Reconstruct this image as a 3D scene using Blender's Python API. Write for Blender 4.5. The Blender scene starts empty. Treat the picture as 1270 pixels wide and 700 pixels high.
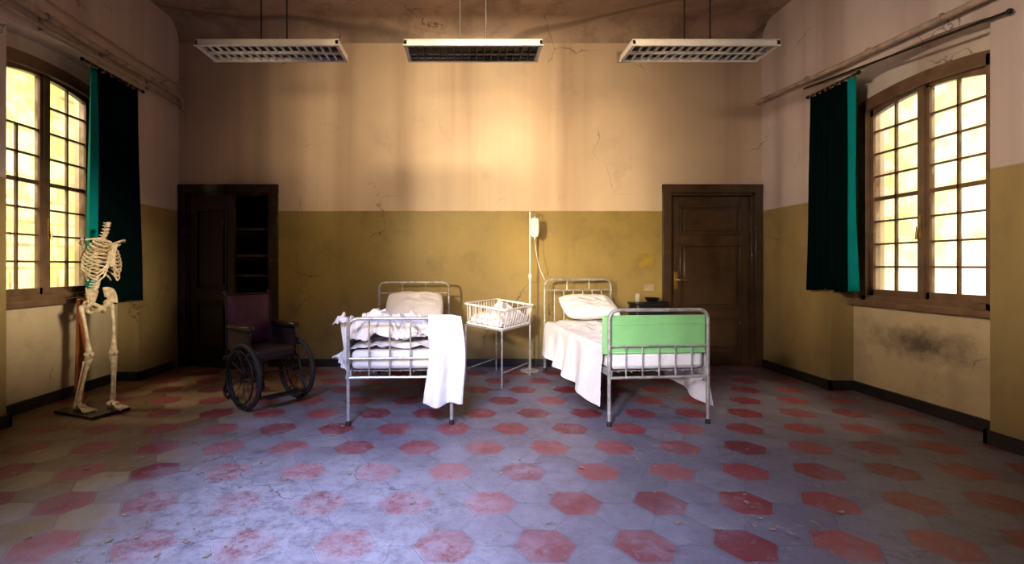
import bpy, bmesh, math, random
from mathutils import Vector, Matrix, noise
random.seed(7)
S = bpy.context.scene
COL = S.collection
pi = math.pi

# ---------------------------------------------------------------- materials
def nt(name):
    m = bpy.data.materials.new(name); m.use_nodes = True
    t = m.node_tree; t.nodes.clear()
    out = t.nodes.new('ShaderNodeOutputMaterial')
    b = t.nodes.new('ShaderNodeBsdfPrincipled')
    t.links.new(b.outputs[0], out.inputs[0])
    return m, t, b, out

def link(t, a, b): t.links.new(a, b)

def setin(t, sock, v):
    if isinstance(v, bpy.types.NodeSocket): t.links.new(v, sock)
    else: sock.default_value = v

def M(t, op, a, b=None, c=None, clamp=False):
    n = t.nodes.new('ShaderNodeMath'); n.operation = op; n.use_clamp = clamp
    setin(t, n.inputs[0], a)
    if b is not None: setin(t, n.inputs[1], b)
    if c is not None: setin(t, n.inputs[2], c)
    return n.outputs[0]

def VM(t, op, a, b=None):
    n = t.nodes.new('ShaderNodeVectorMath'); n.operation = op
    setin(t, n.inputs[0], a)
    if b is not None: setin(t, n.inputs[1], b)
    return n.outputs[1] if op in ('LENGTH', 'DISTANCE') else n.outputs[0]

def MIX(t, f, a, b, mode='MIX'):
    n = t.nodes.new('ShaderNodeMix'); n.data_type = 'RGBA'; n.blend_type = mode
    setin(t, n.inputs[0], f)
    def col(v): return v if isinstance(v, bpy.types.NodeSocket) else (v[0], v[1], v[2], 1)
    setin(t, n.inputs[6], col(a)); setin(t, n.inputs[7], col(b))
    return n.outputs[2]

def NOISE(t, vec, scale, detail=4, rough=0.55, dist=0.0):
    n = t.nodes.new('ShaderNodeTexNoise')
    if vec is not None: t.links.new(vec, n.inputs['Vector'])
    n.inputs['Scale'].default_value = scale; n.inputs['Detail'].default_value = detail
    n.inputs['Roughness'].default_value = rough; n.inputs['Distortion'].default_value = dist
    return n.outputs[0]

def RAMP(t, f, a, b):
    n = t.nodes.new('ShaderNodeMapRange'); n.clamp = True
    setin(t, n.inputs[0], f); n.inputs[1].default_value = a; n.inputs[2].default_value = b
    return n.outputs[0]

def POS(t):
    return t.nodes.new('ShaderNodeNewGeometry').outputs['Position']

def OBJC(t):
    return t.nodes.new('ShaderNodeTexCoord').outputs['Object']

def BUMP(t, b, h, strength=0.3, dist=0.01):
    n = t.nodes.new('ShaderNodeBump'); n.inputs['Strength'].default_value = strength
    n.inputs['Distance'].default_value = dist
    t.links.new(h, n.inputs['Height']); t.links.new(n.outputs[0], b.inputs['Normal'])

def simple(name, col, rough=0.5, metal=0.0, var=0.25, scale=8.0, bump=0.1, dark=None):
    m, t, b, o = nt(name)
    v = OBJC(t)
    n = NOISE(t, v, scale, 5)
    d = dark if dark else tuple(c * (1 - var * 1.6) for c in col)
    l = tuple(min(1, c * (1 + var * 0.5)) for c in col)
    c = MIX(t, RAMP(t, n, 0.3, 0.7), d, l)
    link(t, c, b.inputs['Base Color'])
    b.inputs['Roughness'].default_value = rough
    b.inputs['Metallic'].default_value = metal
    n2 = NOISE(t, v, scale * 8, 3)
    if bump > 0: BUMP(t, b, n2, bump, 0.004)
    return m

def wall_mat(name, up, low, split=2.01, crack=True, mould=None, arcs=False, top_dark=.0):
    m, t, b, o = nt(name)
    p = POS(t)
    sep = t.nodes.new('ShaderNodeSeparateXYZ'); link(t, p, sep.inputs[0])
    wob = NOISE(t, p, 3.0, 2)
    z = M(t, 'ADD', sep.outputs[2], M(t, 'MULTIPLY', M(t, 'SUBTRACT', wob, 0.5), 0.012))
    isup = RAMP(t, z, split - 0.006, split + 0.006)
    big = NOISE(t, p, 0.9, 6, 0.6, 0.4)
    mp = t.nodes.new('ShaderNodeMapping'); mp.inputs['Scale'].default_value = (1.9, 1.9, 0.07)
    link(t, p, mp.inputs[0])
    st = NOISE(t, mp.outputs[0], 1.0, 4, 0.5)
    mott = NOISE(t, p, 2.6, 9, 0.7, 0.3)
    upc = MIX(t, RAMP(t, big, 0.35, 0.7), tuple(c * 0.82 for c in up), up)
    upc = MIX(t, RAMP(t, st, 0.47, 0.68), upc, tuple(c * f for c, f in zip(up, (0.62, 0.56, 0.54))))
    lowc = MIX(t, RAMP(t, big, 0.3, 0.7), tuple(c * 0.74 for c in low), low)
    lowc = MIX(t, RAMP(t, st, 0.52, 0.72), lowc, tuple(c * 0.64 for c in low))
    lowc = MIX(t, M(t, 'MULTIPLY', RAMP(t, mott, 0.50, 0.68), .55), lowc, tuple(c * 0.5 for c in low))
    c = MIX(t, isup, lowc, upc)
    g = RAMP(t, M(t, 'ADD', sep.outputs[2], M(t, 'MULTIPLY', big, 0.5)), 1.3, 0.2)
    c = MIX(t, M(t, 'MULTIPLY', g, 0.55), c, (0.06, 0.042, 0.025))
    dn = NOISE(t, p, 1.7, 8, 0.7, 0.5)
    c = MIX(t, M(t, 'MULTIPLY', RAMP(t, dn, 0.60, 0.82), 0.5), c, tuple(x * 0.35 for x in up))
    if top_dark:
        s2 = RAMP(t, M(t, 'ADD', sep.outputs[2], M(t, 'MULTIPLY', M(t, 'SUBTRACT', dn, .5), 1.6)), 3.9, 4.5)  # uneven blend to darker brown towards the top
        c = MIX(t, M(t, 'MULTIPLY', s2, top_dark), c, (0.16, 0.10, 0.065))
    if mould:
        d = VM(t, 'LENGTH', VM(t, 'MULTIPLY', VM(t, 'SUBTRACT', p, mould), (1, 1.0, 3.0)))
        mk = RAMP(t, M(t, 'ADD', d, M(t, 'MULTIPLY', NOISE(t, p, 11, 9, .8), 1.1)), 1.12, 0.62)
        c = MIX(t, M(t, 'MULTIPLY', mk, 0.85), c, (0.05, 0.035, 0.025))
    if arcs:
        n5 = t.nodes.new('ShaderNodeTexNoise'); n5.inputs['Scale'].default_value = .5; n5.inputs['Detail'].default_value = 1; link(t, p, n5.inputs['Vector'])
        q = VM(t, 'ADD', p, VM(t, 'MULTIPLY', n5.outputs[1], (.9, .9, 0)))
        wv = t.nodes.new('ShaderNodeTexWave'); wv.wave_type = 'RINGS'; wv.rings_direction = 'Z'; wv.inputs['Scale'].default_value = .30
        wv.inputs['Distortion'].default_value = .3; link(t, q, wv.inputs['Vector'])
        c = MIX(t, M(t, 'MULTIPLY', RAMP(t, wv.outputs[1], .97, 1.0), .6), c, (0.08, .05, .03))
        c = MIX(t, M(t, 'MULTIPLY', RAMP(t, mott, .48, .64), .5), c, (0.16, .10, .065))
    if crack:
        nn = t.nodes.new('ShaderNodeTexNoise'); nn.inputs['Scale'].default_value = 3.5; nn.inputs['Detail'].default_value = 6
        link(t, p, nn.inputs['Vector'])
        off = VM(t, 'MULTIPLY', nn.outputs[1], (0.45, 0.45, 0.45))
        dv = VM(t, 'ADD', p, off)
        vo = t.nodes.new('ShaderNodeTexVoronoi'); vo.feature = 'DISTANCE_TO_EDGE'; vo.inputs['Scale'].default_value = 0.85
        link(t, dv, vo.inputs['Vector'])
        line = RAMP(t, vo.outputs[0], 0.006, 0.002)
        mask = RAMP(t, NOISE(t, p, 0.8, 2), 0.53, 0.60)
        ck = M(t, 'MULTIPLY', line, mask)
        c = MIX(t, M(t, 'MULTIPLY', ck, 0.7), c, (0.04, 0.025, 0.015))
    link(t, c, b.inputs['Base Color'])
    setin(t, b.inputs['Roughness'], 0.5)
    BUMP(t, b, NOISE(t, p, 14, 6), 0.25, 0.01)
    return m

def floor_mat():
    m, t, b, o = nt('hex_tile_floor')
    p = POS(t)
    flat = VM(t, 'MULTIPLY', p, (1, 1, 0))
    a = 0.466; d = a / math.sqrt(3)
    c0 = (0.37, 2.25)
    def lat(r, off):
        k = 60
        q = VM(t, 'ADD', flat, (-c0[0] - off[0] + r[0] / 2 + k * r[0], -c0[1] - off[1] + r[1] / 2 + k * r[1], 0))
        md = VM(t, 'MODULO', q, (r[0], r[1], 1))
        idv = VM(t, 'FLOOR', VM(t, 'DIVIDE', q, (r[0], r[1], 1)))
        s = t.nodes.new('ShaderNodeSeparateXYZ')
        link(t, VM(t, 'ABSOLUTE', VM(t, 'SUBTRACT', md, (r[0] / 2, r[1] / 2, 0))), s.inputs[0])
        hd = M(t, 'MAXIMUM', s.outputs[1], M(t, 'ADD', M(t, 'MULTIPLY', s.outputs[0], 0.8660254), M(t, 'MULTIPLY', s.outputs[1], 0.5)))
        return hd, idv
    R = (a, a * math.sqrt(3)); r2 = (a, d)
    h1, i1 = lat(R, (0, 0)); h2, i2 = lat(R, (R[0] / 2, R[1] / 2))
    edge_n = M(t, 'MULTIPLY', M(t, 'SUBTRACT', NOISE(t, p, 20, 7, .75), 0.48), 0.034)
    red = RAMP(t, M(t, 'ADD', M(t, 'MINIMUM', h1, h2), edge_n), d / 2 - 0.004, d / 2 - 0.009)
    g1, j1 = lat(r2, (0, 0)); g2, j2 = lat(r2, (r2[0] / 2, r2[1] / 2))
    gd = M(t, 'MINIMUM', g1, g2)
    grout = RAMP(t, gd, d / 2 - 0.004, d / 2 - 0.001)
    sel = M(t, 'LESS_THAN', g1, g2)
    mixv = t.nodes.new('ShaderNodeMix'); mixv.data_type = 'VECTOR'
    link(t, sel, mixv.inputs[0]); link(t, VM(t, 'ADD', j2, (0.5, 71.3, 0)), mixv.inputs[4]); link(t, j1, mixv.inputs[5])
    wn = t.nodes.new('ShaderNodeTexWhiteNoise'); wn.noise_dimensions = '3D'; link(t, mixv.outputs[1], wn.inputs['Vector'])
    rnd = wn.outputs['Value']
    base = MIX(t, rnd, (0.125, 0.110, 0.145), (0.165, 0.148, 0.182))
    redc = MIX(t, rnd, (0.150, 0.014, 0.020), (0.25, 0.050, 0.052))
    sp = t.nodes.new('ShaderNodeSeparateXYZ'); link(t, p, sp.inputs[0])
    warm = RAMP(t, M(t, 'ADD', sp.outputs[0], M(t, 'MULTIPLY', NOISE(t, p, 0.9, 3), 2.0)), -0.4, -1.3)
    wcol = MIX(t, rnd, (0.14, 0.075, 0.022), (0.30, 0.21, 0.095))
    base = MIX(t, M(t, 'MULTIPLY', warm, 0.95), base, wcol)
    # grime on the plain tiles only, before the red is laid in
    mot = NOISE(t, p, 3.2, 12, 0.8, 0.0)
    base = MIX(t, M(t, 'MULTIPLY', RAMP(t, mot, 0.48, 0.37), 0.45), base, (0.055, 0.040, 0.05))
    fade = NOISE(t, p, 1.3, 6, .6)
    rfac = M(t, 'MULTIPLY', red, M(t, 'ADD', 0.80, M(t, 'MULTIPLY', RAMP(t, fade, .60, .42), .18)))
    c = MIX(t, rfac, base, redc)
    c = MIX(t, M(t, 'MULTIPLY', grout, 0.32), c, (0.06, 0.048, 0.06))
    wear = NOISE(t, p, 0.9, 8, 0.65, 0.0)
    dd = VM(t, 'LENGTH', VM(t, 'MULTIPLY', VM(t, 'SUBTRACT', p, (-0.80, 2.25, 0)), (.56, .66, 0)))
    dusty = RAMP(t, M(t, 'ADD', dd, M(t, 'MULTIPLY', M(t, 'SUBTRACT', wear, .5), -3.2)), 1.15, 0.1)
    sc = NOISE(t, p, 9, 14, 0.86, 0.0)
    dfac = M(t, 'MULTIPLY', dusty, RAMP(t, sc, .39, .54))
    c = MIX(t, M(t, 'MULTIPLY', dfac, 0.80), c, (0.36, 0.355, 0.41))
    c = MIX(t, M(t, 'MULTIPLY', RAMP(t, mot, 0.53, 0.60), 0.28), c, (0.22, 0.195, 0.235))
    chip = NOISE(t, p, 16, 10, .8)
    c = MIX(t, M(t, 'MULTIPLY', RAMP(t, chip, 0.575, 0.60), 0.5), c, (0.26, 0.24, 0.28))
    c = MIX(t, M(t, 'MULTIPLY', RAMP(t, sc, 0.61, 0.67), 0.45), c, (0.44, 0.43, 0.46))
    c = MIX(t, M(t, 'MULTIPLY', RAMP(t, sc, 0.42, 0.36), 0.65), c, (0.03, 0.022, 0.028))
    # fine cracks
    nn = t.nodes.new('ShaderNodeTexNoise'); nn.inputs['Scale'].default_value = 5; nn.inputs['Detail'].default_value = 5; link(t, p, nn.inputs['Vector'])
    vo = t.nodes.new('ShaderNodeTexVoronoi'); vo.feature = 'DISTANCE_TO_EDGE'; vo.inputs['Scale'].default_value = 1.6
    link(t, VM(t, 'ADD', p, VM(t, 'MULTIPLY', nn.outputs[1], (.3, .3, .3))), vo.inputs['Vector'])
    c = MIX(t, M(t, 'MULTIPLY', M(t, 'MULTIPLY', RAMP(t, vo.outputs[0], .010, .003), RAMP(t, wear, .46, .56)), .6), c, (.04, .03, .04))
    fine = NOISE(t, p, 45, 8, .85)
    c = MIX(t, M(t, 'MULTIPLY', RAMP(t, fine, 0.58, 0.67), 0.35), c, (0.5, 0.48, 0.5))
    c = MIX(t, M(t, 'MULTIPLY', RAMP(t, fine, 0.43, 0.34), 0.55), c, (0.02, 0.018, 0.02))
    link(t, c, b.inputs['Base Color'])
    rr = t.nodes.new('ShaderNodeMapRange'); link(t, sc, rr.inputs[0]); rr.inputs[1].default_value = .35; rr.inputs[2].default_value = .65
    rr.inputs[3].default_value = 0.30; rr.inputs[4].default_value = 0.58
    link(t, rr.outputs[0], b.inputs['Roughness'])
    h = M(t, 'SUBTRACT', M(t, 'MULTIPLY', NOISE(t, p, 30, 8, .7), 1.2), grout)
    BUMP(t, b, h, 0.5, 0.005)
    return m

UP = (0.66, 0.50, 0.35); LOW = (0.31, 0.215, 0.058)
m_wall = wall_mat('painted_plaster', UP, LOW)
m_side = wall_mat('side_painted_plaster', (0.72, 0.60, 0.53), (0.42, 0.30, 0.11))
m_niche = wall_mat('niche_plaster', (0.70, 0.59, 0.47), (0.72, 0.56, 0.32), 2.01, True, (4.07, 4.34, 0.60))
m_ceil = wall_mat('ceiling_plaster', (0.52, 0.37, 0.265), (0.52, 0.37, 0.265), 9.0, arcs=True, top_dark=.2)
m_floor = floor_mat()
m_base = simple('black_baseboard', (0.012, 0.010, 0.010), 0.45)
m_wood = simple('dark_brown_wood', (0.026, 0.014, 0.008), 0.26, scale=5)
m_doorwood = simple('brown_door_wood', (0.060, 0.032, 0.016), 0.24, scale=5)
m_shelf = simple('pale_edged_shelf_wood', (0.10, 0.065, 0.038), 0.5, scale=5)
m_winwood = simple('window_wood', (0.18, 0.10, 0.05), 0.4)
m_closet = simple('closet_interior', (0.008, 0.006, 0.005), 0.7)
m_brass = simple('aged_brass', (0.65, 0.42, 0.12), 0.3, 0.9)
m_steel = simple('painted_grey_steel', (0.44, 0.42, 0.40), 0.35, 0.4, var=0.3, scale=20)
m_alu = simple('louvre_aluminium', (0.85, 0.80, 0.72), 0.4, 0.0, bump=0)
m_chrome = simple('chrome', (0.75, 0.74, 0.72), 0.15, 1.0, bump=0)
m_black = simple('black_metal', (0.011, 0.010, 0.010), 0.45, 0.4)
m_rubber = simple('black_rubber', (0.009, 0.008, 0.008), 0.75)
m_maroon = simple('maroon_leather', (0.085, 0.007, 0.034), 0.42, scale=12, bump=0.25)
m_seatdark = simple('nearly_black_leather', (0.020, 0.006, 0.008), 0.5, scale=12, bump=0.25)
m_green = simple('green_enamel', (0.22, 0.50, 0.19), 0.4, var=0.1, scale=5)
m_white = simple('white_enamel', (0.84, 0.82, 0.78), 0.35, var=0.1)
m_lampwhite = simple('lamp_housing_white', (0.72, 0.67, 0.61), 0.4, var=0.1)
m_lampgrey = simple('lamp_housing_grey_white', (0.52, 0.49, 0.46), 0.45, var=0.12)
m_pipe = simple('painted_pipe', (0.50, 0.38, 0.28), 0.45, var=0.3)
m_bone = simple('bone', (0.76, 0.60, 0.35), 0.45, var=0.3, scale=25, bump=0.3)
m_redwood = simple('reddish_wood', (0.28, 0.070, 0.018), 0.4, scale=6)
m_yellow = simple('dull_yellow_enamel', (0.32, 0.21, 0.03), 0.5)
m_plastic = simple('ivory_plastic', (0.36, 0.29, 0.17), 0.4)
m_leaf = simple('dry_leaf', (0.28, 0.20, 0.14), 0.8)
m_mattress = simple('mattress_ticking', (0.72, 0.69, 0.69), 0.85, var=0.1)

def fabric(name, col, rough=0.9, sheen=0.3, bump=0.25, spec=.5):
    m, t, b, o = nt(name)
    v = OBJC(t)
    n = NOISE(t, v, 5, 6, 0.6)
    c = MIX(t, RAMP(t, n, 0.3, 0.7), tuple(x * 0.82 for x in col), col)
    link(t, c, b.inputs['Base Color'])
    b.inputs['Roughness'].default_value = rough
    b.inputs['Sheen Weight'].default_value = sheen
    b.inputs['Specular IOR Level'].default_value = spec
    nb = NOISE(t, v, 14, 7, 0.62, 1.0)
    BUMP(t, b, nb, bump, 0.015)
    return m
m_sheet = fabric('white_linen', (0.78, 0.74, 0.76), bump=0.5, sheen=.1)
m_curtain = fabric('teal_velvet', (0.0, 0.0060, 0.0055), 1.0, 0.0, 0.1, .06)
m_curtain_lit = fabric('window_lit_teal_velvet', (0.0, 0.26, 0.23), 0.9, 0.0, 0.1, .1)  # same velvet, window light on the curtain edge put into the colour

def glass_mat():
    m, t, b, o = nt('old_window_glass')
    tr = t.nodes.new('ShaderNodeBsdfTransparent'); tr.inputs[0].default_value = (1, 0.98, 0.92, 1)
    gl = t.nodes.new('ShaderNodeBsdfGlossy'); gl.inputs['Roughness'].default_value = 0.1
    tl = t.nodes.new('ShaderNodeBsdfTranslucent'); tl.inputs[0].default_value = (0.9, 0.85, 0.7, 1)
    m1 = t.nodes.new('ShaderNodeMixShader'); m1.inputs[0].default_value = 0.05
    link(t, tr.outputs[0], m1.inputs[1]); link(t, gl.outputs[0], m1.inputs[2])
    m2 = t.nodes.new('ShaderNodeMixShader')
    n = NOISE(t, POS(t), 3, 5)
    link(t, M(t, 'MULTIPLY', RAMP(t, n, 0.4, 0.7), 0.15), m2.inputs[0])
    link(t, m1.outputs[0], m2.inputs[1]); link(t, tl.outputs[0], m2.inputs[2])
    link(t, m2.outputs[0], o.inputs[0])
    return m
m_glass = glass_mat()
def clear_mat(name, col, alpha=0.35):
    m, t, b, o = nt(name)
    tr = t.nodes.new('ShaderNodeBsdfTransparent')
    tr.inputs[0].default_value = (*col, 1)
    b.inputs['Base Color'].default_value = (*col, 1); b.inputs['Roughness'].default_value = 0.08
    mx = t.nodes.new('ShaderNodeMixShader')
    n = NOISE(t, OBJC(t), 12, 3)
    link(t, M(t, 'MULTIPLY', RAMP(t, n, 0.0, 1.0), alpha * 2), mx.inputs[0])
    link(t, tr.outputs[0], mx.inputs[1]); link(t, b.outputs[0], mx.inputs[2])
    link(t, mx.outputs[0], o.inputs[0])
    return m
m_clear = clear_mat('clear_glass', (0.9, 0.9, 0.85), 0.15)
m_bottle = clear_mat('milky_bag', (0.85, 0.82, 0.75), 0.9)

def facade_mat(name, c1, c2, mort, bw=.55, rh=.25, low=None, moss=(.42, .46, .13)):
    m, t, b, o = nt(name)
    p = POS(t)
    s = t.nodes.new('ShaderNodeSeparateXYZ'); link(t, p, s.inputs[0])
    cb = t.nodes.new('ShaderNodeCombineXYZ'); link(t, s.outputs[1], cb.inputs[0]); link(t, s.outputs[2], cb.inputs[1])
    br = t.nodes.new('ShaderNodeTexBrick'); link(t, cb.outputs[0], br.inputs['Vector'])
    br.inputs['Scale'].default_value = 1.0
    br.inputs['Brick Width'].default_value = bw; br.inputs['Row Height'].default_value = rh; br.inputs['Mortar Size'].default_value = 0.03
    br.inputs['Color1'].default_value = (*c1, 1); br.inputs['Color2'].default_value = (*c2, 1); br.inputs['Mortar'].default_value = (*mort, 1)
    n = NOISE(t, p, 1.1, 5)
    c = MIX(t, M(t, 'MULTIPLY', RAMP(t, n, 0.38, 0.6), .55), br.outputs[0], c2)
    g = NOISE(t, p, 1.8, 8, .7)
    c = MIX(t, M(t, 'MULTIPLY', RAMP(t, g, 0.47, 0.55), .75), c, moss)
    g2 = NOISE(t, VM(t, 'ADD', p, (7, 3, 9)), 1.5, 5, .6)
    c = MIX(t, M(t, 'MULTIPLY', RAMP(t, g2, 0.54, 0.62), .35), c, (.62, .40, .32))
    if low:
        c = MIX(t, M(t, 'MULTIPLY', RAMP(t, s.outputs[2], 1.7, 0.7), .8), c, low)
    link(t, c, b.inputs['Base Color']); b.inputs['Roughness'].default_value = 0.9
    return m
m_facL = facade_mat('yellow_facade_blocks', (0.82, 0.72, 0.36), (0.88, 0.84, 0.58), (0.34, 0.22, 0.10), 1.0, .42)
m_facR = facade_mat('pale_facade_blocks', (0.85, 0.74, 0.42), (0.88, 0.84, 0.62), (0.40, 0.28, 0.14), .9, .45, (.74, .70, .88))

# ---------------------------------------------------------------- mesh helpers
def box(bm, lo, hi, mi=0, mat=None):
    vs = []
    for x in (lo[0], hi[0]):
        for y in (lo[1], hi[1]):
            for z in (lo[2], hi[2]):
                v = Vector((x, y, z))
                if mat: v = mat @ v
                vs.append(bm.verts.new(v))
    for f in ((0, 1, 3, 2), (4, 6, 7, 5), (0, 4, 5, 1), (2, 3, 7, 6), (0, 2, 6, 4), (1, 5, 7, 3)):
        fc = bm.faces.new([vs[i] for i in f]); fc.material_index = mi

def prism(bm, poly, axis, a, b, mi=0):
    def mk(p, k):
        return (k, p[0], p[1]) if axis == 'X' else (p[0], k, p[1])
    A = [bm.verts.new(mk(p, a)) for p in poly]; B_ = [bm.verts.new(mk(p, b)) for p in poly]
    n = len(poly)
    fs = [bm.faces.new(A), bm.faces.new(B_[::-1])]
    for i in range(n):
        fs.append(bm.faces.new([A[i], B_[i], B_[(i + 1) % n], A[(i + 1) % n]]))
    for f in fs: f.material_index = mi

def tube(bm, pts, r, n=10, mi=0, closed=False):
    pts = [Vector(p) for p in pts]
    N = len(pts)
    rs = r if isinstance(r, (list, tuple)) else [r] * N
    rings = []
    prev = None
    for i in range(N):
        if closed:
            t = (pts[(i + 1) % N] - pts[i - 1]).normalized()
        else:
            t = (pts[min(i + 1, N - 1)] - pts[max(i - 1, 0)])
            t = t.normalized() if t.length > 1e-9 else Vector((0, 0, 1))
        if prev is None:
            u = Vector((0, 0, 1)) if abs(t.z) < 0.9 else Vector((1, 0, 0))
            u = (u - t * u.dot(t)).normalized()
        else:
            u = (prev - t * prev.dot(t)).normalized()
        prev = u
        w = t.cross(u)
        rings.append([bm.verts.new(pts[i] + (u * math.cos(2 * pi * k / n) + w * math.sin(2 * pi * k / n)) * rs[i]) for k in range(n)])
    rng = range(N) if closed else range(N - 1)
    for i in rng:
        A, Bq = rings[i], rings[(i + 1) % N]
        for k in range(n):
            f = bm.faces.new([A[k], A[(k + 1) % n], Bq[(k + 1) % n], Bq[k]]); f.material_index = mi
    if not closed:
        bm.faces.new(rings[0][::-1]).material_index = mi
        bm.faces.new(rings[-1]).material_index = mi

def rpath(pts, rad, seg=6):
    pts = [Vector(p) for p in pts]; out = [pts[0]]
    for i in range(1, len(pts) - 1):
        a = (pts[i - 1] - pts[i]); b = (pts[i + 1] - pts[i])
        r = min(rad, a.length * 0.49, b.length * 0.49)
        A = pts[i] + a.normalized() * r; Bq = pts[i] + b.normalized() * r
        for k in range(seg + 1):
            s = k / seg
            out.append(A * (1 - s) ** 2 + pts[i] * 2 * s * (1 - s) + Bq * s * s)
    out.append(pts[-1]); return out

def circ(c, r, axis='X', n=40):
    out = []
    for k in range(n):
        a = 2 * pi * k / n
        u, v = r * math.cos(a), r * math.sin(a)
        out.append(Vector(c) + (Vector((0, u, v)) if axis == 'X' else Vector((u, 0, v)) if axis == 'Y' else Vector((u, v, 0))))
    return out

def lathe(bm, prof, c=(0, 0, 0), n=20, mi=0):
    rings = []
    for r, z in prof:
        rings.append([bm.verts.new((c[0] + r * math.cos(2 * pi * k / n), c[1] + r * math.sin(2 * pi * k / n), c[2] + z)) for k in range(n)])
    for i in range(len(prof) - 1):
        for k in range(n):
            f = bm.faces.new([rings[i][k], rings[i][(k + 1) % n], rings[i + 1][(k + 1) % n], rings[i + 1][k]]); f.material_index = mi
    bm.faces.new(rings[0][::-1]).material_index = mi
    bm.faces.new(rings[-1]).material_index = mi

def blob(bm, c, r, mi=0, u=14, v=8, mat=None, nz=0.0):
    rings = []
    for j in range(v + 1):
        th = pi * (j + 0.02) / (v + 0.04)
        ring = []
        for k in range(u):
            ph = 2 * pi * k / u
            p = Vector((math.sin(th) * math.cos(ph), math.sin(th) * math.sin(ph), math.cos(th)))
            s = 1 + nz * noise.noise(p * 2.1 + Vector(c) * 5)
            p = Vector((p.x * r[0] * s, p.y * r[1] * s, p.z * r[2] * s))
            if mat: p = mat @ p
            ring.append(bm.verts.new(p + Vector(c)))
        rings.append(ring)
    for j in range(v):
        for k in range(u):
            bm.faces.new([rings[j][k], rings[j + 1][k], rings[j + 1][(k + 1) % u], rings[j][(k + 1) % u]]).material_index = mi
    bm.faces.new(rings[0]).material_index = mi
    bm.faces.new(rings[-1][::-1]).material_index = mi

def grid(bm, nu, nv, f, mi=0):
    V = [[bm.verts.new(f(i / nu, j / nv)) for j in range(nv + 1)] for i in range(nu + 1)]
    for i in range(nu):
        for j in range(nv):
            bm.faces.new([V[i][j], V[i + 1][j], V[i + 1][j + 1], V[i][j + 1]]).material_index = mi(i / nu) if callable(mi) else mi
    return V

def meta(o, label=None, cat=None, kind=None, group=None):
    if label: o['label'] = label
    if cat: o['category'] = cat
    if kind: o['kind'] = kind
    if group: o['group'] = group

def fin(bm, name, mats, parent=None, loc=(0, 0, 0), rot=0.0, bevel=0.0, solid=0.0, subs=0, ang=40, label=None, cat=None, kind=None, group=None):
    bmesh.ops.recalc_face_normals(bm, faces=bm.faces)
    me = bpy.data.meshes.new(name); bm.to_mesh(me); bm.free()
    for m in (mats if isinstance(mats, (list, tuple)) else [mats]): me.materials.append(m)
    me.shade_smooth(); me.set_sharp_from_angle(angle=math.radians(ang))
    o = bpy.data.objects.new(name, me); COL.objects.link(o)
    o.location = loc; o.rotation_euler = (0, 0, rot)
    if parent: o.parent = parent
    if solid:
        s = o.modifiers.new('solid', 'SOLIDIFY'); s.thickness = solid; s.offset = 0
    if subs:
        s = o.modifiers.new('sub', 'SUBSURF'); s.levels = subs; s.render_levels = subs
    if bevel:
        s = o.modifiers.new('bevel', 'BEVEL'); s.width = bevel; s.segments = 2; s.limit_method = 'ANGLE'
    meta(o, label, cat, kind, group)
    return o

def thing(name, loc, rot, label, cat, group=None):
    e = bpy.data.objects.new(name, None); e.empty_display_size = 0.1
    COL.objects.link(e); e.location = loc; e.rotation_euler = (0, 0, rot)
    meta(e, label, cat, None, group); return e

def B(): return bmesh.new()

def ridged(p, sc, oct=4):
    v = 0; a = 1; tot = 0
    q = Vector(p) * sc
    q += 0.6 * Vector((noise.noise(q * .7), noise.noise(q * .7 + Vector((9, 3, 1))), noise.noise(q * .7 + Vector((4, 7, 2)))))
    for _ in range(oct):
        v += a * (1 - abs(noise.noise(q)) * 2.2); tot += a; a *= .5; q = q * 2.03 + Vector((3.1, 1.7, 5.3))
    return v / tot

b1c = (-.575, 4.90); b1r = math.radians(2.6); L1 = 1.90
b2c = (1.492, 4.98); b2r = math.radians(5.1); L2 = 2.06
def bl(c, r, x, y, z):
    return Vector((c[0] + x * math.cos(r) - y * math.sin(r), c[1] + x * math.sin(r) + y * math.cos(r), z))

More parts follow.
